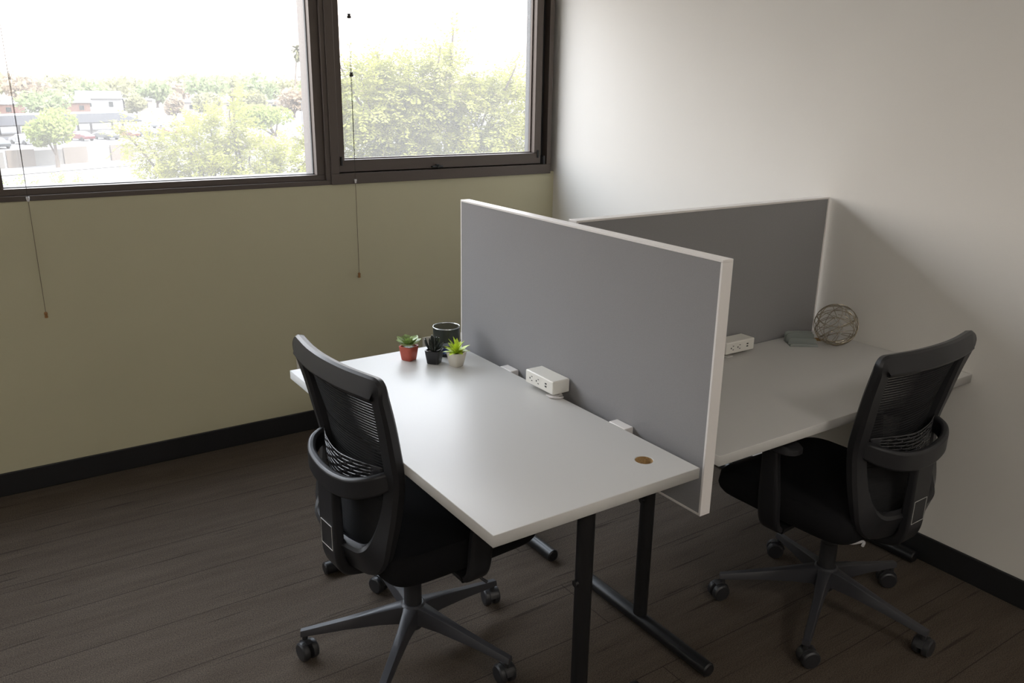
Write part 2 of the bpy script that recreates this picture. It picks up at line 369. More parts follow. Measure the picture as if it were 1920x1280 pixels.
# ------------------------------------------------------------------ outlets
def outlet(x, ztop, w, lab):
    t_ = empty('wall_outlet', (x+w/2, 0, ztop-.115), 0, lab, 'outlet')
    MB().box(-w/2, w/2, -.007, 0, 0, .115).build('cover_plate', M['white_plastic'], t_, bevel=.003)
    for z in (.035, .078):
        s_ = MB().lathe([(.0165, -.0), (.0165, .002)], 20)
        s_.v = [(a, -.007-c_, b_+z) for a, b_, c_ in s_.v]
        s_.f.append(tuple(range(20, 40)))
        s_.build('socket', M['white_metal'], t_)
outlet(-1.512, .410, .075, 'white outlet plate low on the green wall behind the left chair')
outlet(-.830, .378, .075, 'beige outlet plate low on the green wall behind the pencil cup')

# ------------------------------------------------------------------ desks
DT, TH = .74, .0294
def tube_leg(t_, px, py, along, half0, half1, knob):
    """T-leg: post, foot tube and top plate; along = 'x' or 'y' (foot direction)"""
    l = MB()
    l.tube([(px, py, .045), (px, py, DT-TH-.008)], .0225, 20)
    a, b = (((px+half0, py, .025), (px+half1, py, .025)) if along == 'x' else ((px, py+half0, .025), (px, py+half1, .025)))
    A, B = Vector(a), Vector(b); d = (B-A).normalized()
    lo = l.build('leg', M['black_metal'], t_, smooth=True)
    ft = MB().tube([A, A+d*.004, B-d*.004, B], [.018, .0225, .0225, .018], 20)
    ft.build('foot_tube', M['black_metal'], lo, smooth=True)
    k = MB()
    if along == 'x': k.box(px-.22, px+.22, py-.03, py+.03, DT-TH-.010, DT-TH)
    else: k.box(px-.03, px+.03, py-.22, py+.22, DT-TH-.010, DT-TH)
    k.build('mounting_plate', M['black_metal'], lo, bevel=.002)
    kn = MB().tube([(px+knob[0]*.018, py+knob[1]*.018, .45), (px+knob[0]*.030, py+knob[1]*.030, .45)], .009, 12)
    kn.build('height_knob', M['black_metal'], lo, smooth=True)
    return lo
def local(t_, x, y): return x-t_.location.x, y-t_.location.y
def desk(x0, x1, y0, y1, hole, lab, foots, along, hole_side=None):
    cx, cy = (x0+x1)/2, (y0+y1)/2
    t_ = empty('desk', (cx, cy, 0), 0, lab, 'desk', )
    slab_with_hole('tabletop', x0-cx, x1-cx, y0-cy, y1-cy, DT-TH, DT, hole[0]-cx, hole[1]-cy, .0245, M['laminate'], t_)
    g = MB().lathe([(.0228, DT-TH+.001-0), (.0228, DT-.0012)], 40, (hole[0]-cx, hole[1]-cy, 0)); g.build('cable_hole', M['particle'], t_)['label'] = 'raw tan particle board inside the cable hole'
    for px, py, h0, h1, kn in foots: tube_leg(t_, px-cx, py-cy, along, h0, h1, kn)
    r = MB()
    if along == 'x': r.box(foots[0][0]-cx-.02, foots[0][0]-cx+.02, min(foots[0][1], foots[1][1])-cy, max(foots[0][1], foots[1][1])-cy, DT-TH-.045, DT-TH-.012)
    else: r.box(min(foots[0][0], foots[1][0])-cx-.045, max(foots[0][0], foots[1][0])-cx, foots[0][1]-cy-.02, foots[0][1]-cy+.02, DT-TH-.045, DT-TH-.012)
    r.build('crossbeam', M['black_metal'], t_, bevel=.003)
    return t_
D1 = desk(-1.930, -1.3173, -2.4105, -1.1688, (-1.405, -2.302), 'white desk with potted succulents, pulled up to by the left chair',
          [(-1.585, -2.30, -.28, .22, (-1, 0)), (-1.60, -1.255, -.285, .26, (-1, 0))], 'x')
D2 = desk(-1.2248, -.003, -2.3909, -1.7707, (-.108, -1.857), 'white desk against the white wall with the wire ball on it',
          [(-1.143, -2.06, -.30, .27, (-1, 0)), (-.050, -2.06, -.275, .26, (-1, 0))], 'y')
D3 = desk(-1.2248, -.003, -1.690, -1.075, (-1.12, -1.60), 'white desk hidden behind both dividers, only a black foot tube showing',
          [(-1.160, -1.36, -.262, .24, (-1, 0)), (-.050, -1.36, -.262, .24, (-1, 0))], 'y')

# ------------------------------------------------------------------ divider panels
def divider(lx, ly, lz0, lz1, thick, loc, lab, axis):
    """panel lying along local x or y; white channel frame around grey fabric"""
    t_ = empty('divider_panel', loc, 0, lab, 'divider')
    fw = .0065
    def bx(mb, a0, a1, c0, c1, z0, z1):
        return mb.box(c0, c1, a0, a1, z0, z1) if axis == 'y' else mb.box(a0, a1, c0, c1, z0, z1)
    a0, a1 = (ly if axis == 'y' else lx)
    c0, c1 = (lx if axis == 'y' else ly)
    fr = MB()
    bx(fr, a0, a1, c0, c1, lz1-fw, lz1); bx(fr, a0, a1, c0, c1, lz0, lz0+fw)
    bx(fr, a0, a0+fw, c0, c1, lz0+fw, lz1-fw); bx(fr, a1-fw, a1, c0, c1, lz0+fw, lz1-fw)
    fr.build('frame', M['white_metal'], t_, bevel=.0008)
    fb = MB(); bx(fb, a0+fw, a1-fw, c0+.0012, c1-.0012, lz0+fw, lz1-fw)
    fb.build('fabric_panel', M['grey_fabric'], t_)
    return t_
P1 = divider((0, .0357), (0, 1.2156), .5872, 1.2607, .0357, (-1.2854, -2.3966, 0), 'grey fabric divider standing between the two desks, nearest the camera', 'y')
P2 = divider((0, 1.2104), (0, .0389), .5872, 1.262, .0389, (-1.2264, -1.7658, 0), 'darker-looking grey fabric divider running into the white wall behind the wire ball', 'x')
for y0, y1 in ((-1.560, -1.495), (-2.128, -2.060)):
    MB().box(-1.3172+1.2854, -.0002, y0+2.3966, y1+2.3966, DT-.030, DT+.0012).build('panel_bracket', M['white_metal'], P1, bevel=.002)

# ------------------------------------------------------------------ power boxes
def power_box(loc, rz, lab, cx0=.110):
    """local: front faces -y, long side along x (0..L)"""
    t_ = empty('power_box', loc, rz, lab, 'power box')
    L, Dp, H = .145, .064, .043
    MB().box(0, L, 0, Dp, .013, .013+H).build('housing', M['white_plastic'], t_, bevel=.004, seg=3)
    def slot(x, z, w, h): return MB().box(x-w/2, x+w/2, -.0006, .002, z-h/2+.013, z+h/2+.013)
    for cx in (.030, .064):
        s_ = slot(cx+.005, .028, .006, .0022); s_.box(cx+.002, cx+.008, -.0006, .002, .013+.0135, .013+.0158); s_.box(cx-.007, cx-.003, -.0006, .002, .013+.0185, .013+.0235)
        s_.build('outlet_socket', M['dark_slot'], t_)
    for z in (.0265, .0175): slot(.108, z, .0085, .0045).build('usb_port', M['dark_slot'], t_)
    MB().box(cx0, cx0+.018, Dp-.024, Dp-.016, -.001, .014).build('clamp_post', M['white_metal'], t_, bevel=.001)
    MB().box(cx0-.005, cx0+.023, .004, Dp-.016, -.0, .003).build('clamp_foot', M['white_metal'], t_, bevel=.001)
    return t_
PB1 = power_box((-1.351, -1.693, DT), -PI/2, 'white power outlet box on the desk with the succulents')
PB2 = power_box((-.596, -1.8385, DT), 0, 'white power outlet box half hidden by the near divider, on the far desk', .02)
cb = MB().tube(cr([(-1.352, -1.822, DT+.004), (-1.345, -1.835, DT+.005), (-1.330, -1.845, DT+.004), (-1.312, -1.838, DT+.0)], 5), .0035, 8)
cc = empty('power_cable', (-1.33, -1.83, DT), 0, 'short white cable end peeking out under the near power box', 'cable')
shift(cb, cc.location).build('cable', M['clear_plastic'], cc, smooth=True)

# ------------------------------------------------------------------ office chairs
def chair_base(t_, rot):
    b = MB()
    b.lathe([(.001, .080), (.026, .080), (.032, .088), (.040, .130), (.037, .160), (.031, .165), (.001, .165)], 24)
    ob = b.build('base', M['base_plastic'], t_, smooth=True); ob.rotation_euler = (0, 0, rot)
    for k in range(5):
        a = 2*PI*k/5; c_, s_ = math.cos(a), math.sin(a)
        rs = []
        for r, w, z0, z1 in ((.022, .054, .104, .162), (.045, .044, .104, .159), (.10, .034, .101, .146), (.20, .029, .092, .121), (.300, .026, .079, .099), (.333, .024, .075, .092)):
            ring = []
            for (u, v) in ((-.5, z0), (-.42, z1-.003), (-.32, z1), (.32, z1), (.42, z1-.003), (.5, z0)):
                ring.append((r*c_-u*w*s_, r*s_+u*w*c_, v))
            rs.append(ring)
        l = MB().rings(rs); l.build('base_arm', M['base_plastic'], ob, smooth=True)
        # caster with two wheels
        ca = MB(); cxr = .322; tw = (1.2, .5, 2.2, 1.5, 2.6)[k]
        ca.tube([(0, 0, .086), (0, 0, .050)], .0085, 12)
        hood = []
        for i in range(9):
            th = -.25+PI*.62*i/8
            hood.append([(.012-.033*math.cos(th+.4), yy, .030+.033*math.sin(th+.4)) for yy in (-.010, .010)]+[(.012-.021*math.cos(th+.4), yy, .028+.021*math.sin(th+.4)) for yy in (.010, -.010)])
        ca.rings(hood)
        for sgn in (-1, 1):
            y0 = sgn*.0045; y1 = sgn*.026
            prof = [(0.0005, y0), (.0255, y0), (.0290, y0+sgn*.002), (.0297, y0+sgn*.008), (.0288, y1-sgn*.004), (.024, y1), (.0005, y1)]
            n = 22
            ca.rings([[(.012+r*math.cos(2*PI*q/n), y, .0300+r*math.sin(2*PI*q/n)) for q in range(n)] for r, y in prof])
        ct, st = math.cos(a+tw), math.sin(a+tw)
        ca.v = [(cxr*c_+x*ct-y*st, cxr*s_+x*st+y*ct, z) for x, y, z in ca.v]
        ca.build('caster', M['black_plastic'], ob, smooth=True)
    return ob
def sup(a, e): return math.copysign(abs(a)**e, a)
def make_chair(loc, rz, brot, lab):
    t_ = empty('office_chair', loc, rz, lab, 'office chair', 'black mesh office chairs')
    chair_base(t_, brot)
    MB().lathe([(.001, .155), (.0265, .155), (.0265, .25), (.0245, .252), (.0245, .262), (.014, .264), (.014, .33), (.001, .33)], 20).build('gas_lift', M['black_plastic'], t_, smooth=True)
    mc = MB(); mc.box(-.075, .075, -.11, .12, .325, .375); mc.box(-.15, .15, -.03, .03, .335, .37)
    mech = mc.build('tilt_mechanism', M['black_plastic'], t_, bevel=.01)
    MB().tube(cr([(.07, .06, .345), (.13, .085, .335), (.185, .115, .300), (.205, .125, .290)], 5), .0045, 10).build('tilt_lever', M['black_plastic'], t_, smooth=True)
    # seat cushion: rounded plan, crowned top, waterfall front
    rs = []
    for (sc, z, dz) in ((.80, .385, 0), (.95, .389, 0), (.985, .402, 0), (1., .425, 0), (.985, .452, 0), (.94, .466, 0), (.80, .473, 0), (.5, .476, 0), (.2, .477, 0)):
        ring = []
        for k in range(48):
            a = 2*PI*k/48; x = .252*sc*sup(math.cos(a), .24); y = .055+.247*sc*sup(math.sin(a), .24)
            zz = z-.014*max(0, (y-.17)/.13)**2*(1 if z > .41 else .2)+.010*(abs(x)/.25)**2*(1 if z > .44 else 0)
            ring.append((x*(1-.06*max(0, -y/.19)), y, zz))
        rs.append(ring)
    MB().rings(rs).build('seat', M['black_fabric'], t_, smooth=True)
    # back frame: one closed hoop from the top rail down the uprights and round under the seat
    half = [(0, -.243, .953, .060, .028), (.10, -.236, .952, .060, .028), (.190, -.221, .952, .060, .028), (.216, -.215, .951, .060, .028), (.2225, -.2120, .945, .055, .029), (.2215, -.206, .925, .051, .031),
            (.2130, -.189, .86, .051, .034), (.2025, -.171, .775, .051, .038), (.192, -.156, .69, .052, .040), (.187, -.163, .61, .056, .040), (.183, -.177, .545, .062, .038),
            (.170, -.194, .487, .074, .036), (.138, -.207, .452, .088, .034), (.075, -.214, .438, .090, .032), (0, -.216, .432, .090, .032)]
    full = half+[(-a[0],)+a[1:] for a in half[-2:0:-1]]
    P = []
    for a in full:
        nx = a[0]*(.3+1.0*max(0, min(1, (.955-a[2])/.25)))
        nz = .25 if a[2] > .6 else (-.35 if a[2] < .5 else .25*(a[2]-.5)/.1)
        P.append(a+(nx, -1., nz))
    MB().sweep(P, 6, True, chamfer=.24).build('back_frame', M['frame_plastic'], t_, bevel=.0025)
    # mesh back: fine horizontal strands over thin vertical threads, curved
    ZF = [(.44, -.185, .15), (.50, -.172, .163), (.56, -.160, .170), (.62, -.150, .176), (.69, -.150, .186), (.77, -.160, .197), (.85, -.180, .211), (.92, -.200, .214), (.945, -.206, .214)]
    def at(z):
        for i in range(len(ZF)-1):
            if ZF[i][0] <= z <= ZF[i+1][0]:
                u = (z-ZF[i][0])/(ZF[i+1][0]-ZF[i][0]); return [ZF[i][j]*(1-u)+ZF[i+1][j]*u for j in (1, 2)]
        return list(ZF[-1][1:]) if z > .9 else list(ZF[0][1:])
    def surf(u, z):   # u in -1..1
        f_, w_ = at(z); return (u*w_, f_-(.030 if z > .6 else .012+.018*(z-.44)/.16)*(1-u*u), z)
    ms = MB(); z = .452; NU = 14
    while z < .94:
        h = .0055 if z > .60 else .0084; dpt = .0006
        rs = []
        for k in range(NU+1):
            u = -1+2*k/NU; a = surf(u, z); b = surf(u, z+h)
            rs.append([(a[0], a[1], a[2]), (b[0], b[1], b[2]), (b[0], b[1]+dpt, b[2]), (a[0], a[1]+dpt, a[2])])
        ms.rings(rs); z += .0086
    for k in range(1, 200):
        u = -1+2*k/200; rs = []
        for zz in [.45+.49*i/12 for i in range(13)]:
            a = surf(u, zz); rs.append([(a[0]-.0001, a[1]+.0006, zz), (a[0]+.0001, a[1]+.0006, zz), (a[0]+.0001, a[1]+.0015, zz), (a[0]-.0001, a[1]+.0015, zz)])
        ms.rings(rs)
    ms.build('mesh_backrest', M['mesh_fabric'], t_)
    # slotted lumbar pad behind the mesh
    lm_ = MB(); NR, NC = 21, 40
    def ls(u, v):
        s_ = u*.168; zc = .655+.028*abs(u)**1.5; hh = .058-.022*abs(u)**2
        return Vector((s_, -.178-.040*(1-u*u), zc+(v-.5)*2*hh))
    idx = {}
    def vid(i, j):
        if (i, j) not in idx: idx[(i, j)] = len(lm_.v); lm_.v.append(tuple(ls(-1+2*j/NC, i/NR)))
        return idx[(i, j)]
    for i in range(NR):
        for j in range(NC):
            hole = (i % 2 == 1) and (3 < j < NC-4) and ((j+(i//2)*3) % 6 != 0)
            if not hole: lm_.f.append((vid(i, j), vid(i, j+1), vid(i+1, j+1), vid(i+1, j)))
    lo = lm_.build('lumbar_support', M['gloss_plastic'], t_, smooth=True)
    sm = lo.modifiers.new('solid', 'SOLIDIFY'); sm.thickness = .0025
    # bowed band behind the lumbar pad
    bh = [(.183, -.158, .688, .052, .020, 1, -.7, 0), (.178, -.186, .683, .053, .021, 1, -.8, 0), (.160, -.215, .674, .056, .022, .8, -1, 0), (.115, -.240, .660, .058, .023, .40, -1, 0), (.055, -.250, .650, .060, .024, .12, -1, 0), (0, -.252, .647, .060, .024, 0, -1, 0)]
    band = bh+[(-a[0],)+a[1:5]+(-a[5], a[6], a[7]) for a in bh[-2::-1]]
    MB().sweep(band, 6, False, chamfer=.24).build('rear_band', M['frame_plastic'], t_, bevel=.0025)
    sp = [(0, -.249, .660, .092, .026, 0, -1, 0), (0, -.248, .60, .092, .028, 0, -1, 0), (0, -.247, .54, .092, .030, 0, -1, 0), (0, -.246, .46, .090, .030, 0, -1, 0), (0, -.240, .405, .086, .030, 0, -1, -.3), (0, -.215, .372, .080, .030, 0, -.6, -1), (0, -.14, .352, .07, .028, 0, 0, -1), (0, -.07, .350, .07, .028, 0, 0, -1)]
    spo = MB().sweep(sp, 6, False, chamfer=.16).build('spine', M['frame_plastic'], t_, bevel=.0025)
    # badge: thin silver rectangle outline on a dark plate
    def pf(z): return -.2615
    bd = MB()
    z0, z1, hw = .446, .518, .032
    y0, y1 = pf(z0)-.0008, pf(z1)-.0012
    def seg(p, q): bd.tube([p, q], .0009, 6)
    c4 = [(-hw, y0, z0), (hw, y0, z0), (hw, y1, z1), (-hw, y1, z1)]
    for i in range(4): seg(c4[i], c4[(i+1) % 4])
    bo = bd.build('badge_outline', M['silver'], spo); bo['label'] = 'thin silver rectangle outline'
    # armrests
    for sg in (-1, 1):
        ar = MB()
        x = .268*sg
        ar.sweep([(.14*sg, .045, .362, .06, .018, 0, 0, 1), (.215*sg, .048, .356, .065, .02, .1*sg, 0, 1), (.250*sg, .050, .364, .070, .022, 1*sg, 0, -.9), (.266*sg, .052, .40, .072, .022, 1*sg, 0, 0), (.270*sg, .056, .48, .072, .022, 1*sg, 0, 0), (.270*sg, .062, .56, .060, .024, 1*sg, 0, 0), (.270*sg, .068, .635, .055, .024, 1*sg, 0, 0)], 5, False, 12, .4)
        ao = ar.build('armrest', M['frame_plastic'], t_, smooth=True)
        pr = []
        for (sc, z) in ((.85, .632), (1., .638), (1., .652), (.92, .660), (.7, .662)):
            pr.append([(.272*sg+.042*sc*sup(math.cos(2*PI*k/28), .6), .095+.125*sc*sup(math.sin(2*PI*k/28), .6), z) for k in range(28)])
        MB().rings(pr).build('arm_pad', M['black_plastic'], ao, smooth=True)
    return t_
TH1, TH2 = .067, 1.598
CH1 = make_chair((-1.803, -1.774, 0), TH1-PI/2, 0, 'black mesh office chair at the left desk, backed toward the green wall side')
CH1['label'] = 'black mesh office chair pushed in at the desk with the succulents'
for ch in CH1.children:
    if ch.name.startswith('base'): ch.rotation_euler = (0, 0, math.radians(10)-(TH1-PI/2))
def copy_tree(o, parent=None):
    c_ = o.copy(); COL.objects.link(c_); c_.parent = parent
    for k in list(o.children): copy_tree(k, c_)
    return c_
CH2 = copy_tree(CH1); CH2.location = (-.576, -2.322, 0); CH2.rotation_euler = (0, 0, TH2-PI/2)
CH2['label'] = 'black mesh office chair pushed in at the desk against the white wall'
for ch in CH2.children:
    if ch.name.startswith('base'): ch.rotation_euler = (0, 0, math.radians(64)-(TH2-PI/2))

# white cable bits under the right-hand desk
wc2 = empty('fallen_cable', (-.12, -2.13, 0), 0, 'white cable scrap lying on the carpet under the right chair', 'cable')
shift(MB().tube(cr([(-.150, -2.099, .006), (-.140, -2.120, .006), (-.125, -2.135, .006), (-.083, -2.150, .006), (-.110, -2.165, .006)], 6), .006, 10), wc2.location).build('cable', M['clear_plastic'], wc2, smooth=True)

# ------------------------------------------------------------------ things on the left desk
rnd = random.Random(5)
def leaf(mb, az, el, L, W, curl, base=(0, 0, 0), th=.0022, tip=.12, fat=.45):
    """pointed thick leaf bending by curl (radians, + is upward)"""
    N = 8; p = Vector(base); rs = []; a = el
    for i in range(N+1):
        u = i/N
        w = W*(math.sin(PI*min(1, u/fat*.5))if u < fat else math.cos(PI/2*((u-fat)/(1-fat))**1.3)*(1-tip)+tip*(1-u)) * .5
        w = max(w, .0003)
        d = Vector((math.cos(az)*math.cos(a), math.sin(az)*math.cos(a), math.sin(a))); s_ = Vector((-math.sin(az), math.cos(az), 0)); n_ = s_.cross(d)*-1
        t2 = th*(1-.7*u)
        rs.append([tuple(p+s_*w+n_*w*.25), tuple(p+n_*(-t2*.2)), tuple(p-s_*w+n_*w*.25), tuple(p-n_*t2)])
        p = p+d*(L/N); a += curl/N
    mb.rings(rs)
def square_pot(w0, w1, h, e=.35, wall=.004):
    def ring(w, z): return [(w*sup(math.cos(2*PI*(k+.5)/32), e), w*sup(math.sin(2*PI*(k+.5)/32), e), z) for k in range(32)]
    return MB().rings([ring(w0*.9, 0), ring(w0, .002), ring(w0+(w1-w0)*.5, h*.5), ring(w1, h-.001), ring(w1-.0005, h), ring(w1-wall, h), ring(w1-wall-.001, h-.008), ring(w1-wall-.001, h-.010)])
def potted(kind, x, y, rz, lab, w0, w1, h, pm, soilm, lm):
    t_ = empty('potted_succulent', (x, y, DT), rz, lab, 'potted plant')
    square_pot(w0, w1, h).build('pot', pm, t_, smooth=True)
    MB().rings([[((w1-.003)*sup(math.cos(2*PI*(k+.5)/24), .4), (w1-.003)*sup(math.sin(2*PI*(k+.5)/24), .4), z) for k in range(24)] for z in (h-.012, h-.006)]).build('soil', soilm, t_)
    f_ = MB(); zb = h-.006
    if kind == 'rosette':
        for ring_, (n, el, L, W) in enumerate(((8, .28, .054, .034), (7, .50, .046, .030), (6, .85, .034, .022), (4, 1.2, .022, .014))):
            for k in range(n): leaf(f_, 2*PI*k/n+ring_*.35+rnd.uniform(-.1, .1), el+rnd.uniform(-.08, .08), L*rnd.uniform(.9, 1.1), W, .35, (0, 0, zb+.006+ring_*.002), .003, .15, .62)
    elif kind == 'finger':
        for k in range(26):
            az = rnd.uniform(0, 2*PI); el = rnd.uniform(.1, 1.35); L = rnd.uniform(.034, .058)
            pts = []; p = Vector((rnd.uniform(-.008, .008), rnd.uniform(-.008, .008), zb)); a = el
            for i in range(6):
                pts.append(tuple(p)); d = Vector((math.cos(az)*math.cos(a), math.sin(az)*math.cos(a), math.sin(a))); p = p+d*L/5; a += .14
            f_.tube(pts, [.0018, .0028, .0034, .0036, .0034, .0015], 7)
    else:
        for n, el, L, W in ((7, .38, .052, .018), (6, .75, .054, .019), (4, 1.15, .054, .019), (1, 1.5, .058, .018)):
            for k in range(n): leaf(f_, 2*PI*k/n+el*2, el+rnd.uniform(-.1, .1), L*rnd.uniform(.9, 1.1), W, -.35, (0, 0, zb), .002, .0, .35)
    f_.build('leaves', lm, t_, smooth=True)
    return t_
potted('rosette', -1.545, -1.270, .45, 'succulent with broad pale green rosette leaves in a red pot', .0205, .027, .050, M['terracotta'], M['pale_gravel'], M['leaf_green'])
potted('finger', -1.488, -1.347, .7, 'dark finger-leaved succulent in a black pot', .021, .0275, .048, M['black_pot'], M['soil'], M['leaf_dark'])
potted('agave', -1.439, -1.412, .25, 'spiky lime green succulent in a cream square pot', .0185, .0275, .050, M['cream_pot'], M['soil'], M['leaf_lime'])
cup = empty('pencil_cup', (-1.400, -1.275, DT), 0, 'empty dark mesh pencil cup with pale rim behind the succulents', 'pencil cup')
n = 40
MB().lathe([(.0455, .003), (.0465, .097)], n).build('mesh_wall', M['cup_mesh'], cup, smooth=True)
MB().lathe([(.001, 0), (.0465, 0), (.047, .003), (.047, .010), (.045, .011), (.001, .006)], n).build('bottom', M['black_pot'], cup, smooth=True)
MB().tube([(.0465*math.cos(2*PI*k/48), .0465*math.sin(2*PI*k/48), .0985) for k in range(48)], .0019, 8, True).build('rim', M['rim'], cup, smooth=True)['label'] = 'pale metallic rim'
# blue sticker with pale print wrapped round the foot of the cup, facing the room
def arc_strip(r, a0, a1, z0, z1, k=10):
    m_ = MB(); rs = []
    for i in range(k+1):
        a = a0+(a1-a0)*i/k; c_, s_ = math.cos(a), math.sin(a)
        rs.append([(r*c_, r*s_, z0), ((r+.0006)*c_, (r+.0006)*s_, z0), ((r+.0006)*c_, (r+.0006)*s_, z1), (r*c_, r*s_, z1)])
    return m_.rings(rs)
st_ = arc_strip(.0468, -2.35, -1.3, .0115, .032).build('sticker', M['blue_label'], cup); st_['label'] = 'small blue sticker with pale print'
pr_ = MB()
for z in (.015, .019, .023): 
    a_ = arc_strip(.0475, -2.2, -1.5, z, z+.0018); b0 = len(pr_.v); pr_.v += a_.v; pr_.f += [tuple(b0+i for i in q) for q in a_.f]
pr_.build('print', M['pale_print'], st_)

# ------------------------------------------------------------------ things on the right desk
wb = empty('wire_ball', (-.122, -1.935, DT), 0, 'champagne wire ball ornament in the corner of the far desk', 'ornament')
w_ = MB(); RB = .077
for i in range(30):
    ax = Vector((rnd.gauss(0, 1), rnd.gauss(0, 1), rnd.gauss(0, 1))).normalized(); off = rnd.uniform(-.72, .72)*RB
    X = ax.orthogonal().normalized(); Y = ax.cross(X); rr = math.sqrt(RB*RB-off*off); a0 = rnd.uniform(0, 6)
    span = 2*PI if i % 3 == 0 else rnd.uniform(1.6, 3.6); N = 40
    pts = [ax*off+X*rr*math.cos(a0+span*k/N)+Y*rr*math.sin(a0+span*k/N)+Vector((0, 0, RB+.0016)) for k in range(N+(0 if span > 6 else 1))]
    w_.tube(pts, .0012, 6, span > 6)
w_.build('wire_shell', M['gold_wire'], wb, smooth=True)
iw = MB(); pts = []
for k in range(26): pts.append((rnd.uniform(-.03, .03), rnd.uniform(-.03, .03), RB+rnd.uniform(-.04, .035)))
iw.tube(cr(pts, 5), .0009, 5); iw.build('inner_wire', M['silver'], wb, smooth=True)
# stepped smoky desk file
fl = empty('letter_sorter', (-.215, -1.862, DT), -.595, 'smoky grey acrylic stepped letter sorter beside the wire ball', 'letter sorter')
L2 = .052
for i, (yy, hh) in enumerate(((.036, .040), (.016, .036), (-.012, .026), (-.034, .010))):
    r_ = min(.010, hh*.7)
    prof = [(-L2, .002)]
    for k in range(6): prof.append((-L2+r_-r_*math.cos(PI/2*k/5), hh-r_+r_*math.sin(PI/2*k/5)))
    for k in range(6): prof.append((L2-r_+r_*math.sin(PI/2*k/5), hh-r_+r_*math.cos(PI/2*k/5)))
    prof.append((L2, .002))
    MB().rings([[(x, yy-.0022, z) for x, z in prof], [(x, yy+.0022, z) for x, z in prof]]).build('divider_plate', M['smoky'], fl, bevel=.001)
MB().box(-L2, L2, -.038, .040, 0, .003).build('tray', M['smoky'], fl, bevel=.001)

# ------------------------------------------------------------------ blind cords
def blind_cord(x, zt, zconn, zend, knots, lab, conn_m):
    t_ = empty('blind_cord', (x, -.018, zend), 0, lab, 'blind cord')
    MB().tube([(-.002, .006, 2.40-zend), (0, .0, zconn-zend)], .0011, 6).build('upper_cord', M['cord_dark'], t_, smooth=True)
    MB().tube([(.006, .006, 2.40-zend), (.0035, .002, (zconn-zend+2.4-zend)/2), (0, .0, zconn-zend)], .0008, 6).build('upper_cord', M['cord_dark'], t_, smooth=True)
    MB().tube([(0, 0, zconn-zend), (0, 0, .02)], .0013, 6).build('pull_cord', M['cord'], t_, smooth=True)
    MB().lathe([(.001, -.010), (.004, -.010), (.0068, .004), (.0062, .008), (.001, .008)], 14, (0, 0, zconn-zend)).build('connector', conn_m, t_, smooth=True)
    MB().lathe([(.001, 0), (.0058, 0), (.0066, .003), (.0052, .010), (.0062, .013), (.0066, .020), (.004, .024), (.001, .024)], 14).build('tassel', M['wood'], t_, smooth=True)
    for z, s_ in knots:
        MB().lathe([(.001, 0), (.0055*s_, .001), (.0065*s_, .008), (.004*s_, .014), (.0058*s_, .019), (.001, .021)], 12, (.001, 0, z-zend)).build('cord_knot', M['cord_dark'], t_, smooth=True)
blind_cord(-2.526, 2.4, 1.203, .730, [], 'blind cord with wooden tassel hanging at the left of the green wall', M['clear_plastic'])
blind_cord(-1.176, 2.4, 1.207, .742, [(1.922, 1.5), (1.674, 1.4)], 'blind cord with two dark knots hanging in front of the right window', M['clear_plastic'])

# ------------------------------------------------------------------ view outside
GZ = -7.4
gr = MB().box(-400, 900, 3, 1400, GZ-.3, GZ).build('ground', M['ground']); struct(gr)
def strip(name, m_, P, z=.02, lab=None, cat=None, kind='structure'):
    o_ = MB(); o_.rings([[(x, y, GZ+z) for x, y in P], [(x, y, GZ+z+.03) for x, y in P]]); b_ = o_.build(name, m_); b_['kind'] = kind; return b_
def line_pt(k, off):     # along the street; k metres from the first wall, off metres toward the building
    d = (.9028, .4300); return (2.57+d[0]*k+d[1]*off, 100.05+d[1]*k-d[0]*off)
strip('road_1', M['asphalt'], [line_pt(-60, 26), line_pt(160, 26), line_pt(160, 9), line_pt(-60, 9)])
strip('sidewalk_1', M['concrete'], [line_pt(-60, 7.5), line_pt(160, 7.5), line_pt(160, 4.5), line_pt(-60, 4.5)], .05)
strip('parking_lot_1', M['asphalt'], [line_pt(-60, -2), line_pt(170, -2), line_pt(170, -110), line_pt(-60, -110)], .01)

# low block wall in alternating tan and pale lengths
bw = empty('block_wall', (line_pt(0, 0)[0], line_pt(0, 0)[1], GZ), math.atan2(.43, .9028), 'low block wall of alternating tan and pale lengths along the street', 'wall')
x = -30
k_ = 0
for (a, b_, tan) in [(-30, -3, 0), (-3, -.2, 0), (0, 3.0, 1), (3.0, 6.3, 0), (6.3, 9.1, 1), (9.1, 12.1, 0), (12.1, 15.1, 1), (15.1, 33, 0), (33, 38, 1), (38, 60, 0)]:
    MB().box(a, b_, -.12 if tan else .1, .12 if tan else .25, 0, 1.82 if tan else 1.65).build('wall_length', M['block'] if tan else M['concrete'], bw)

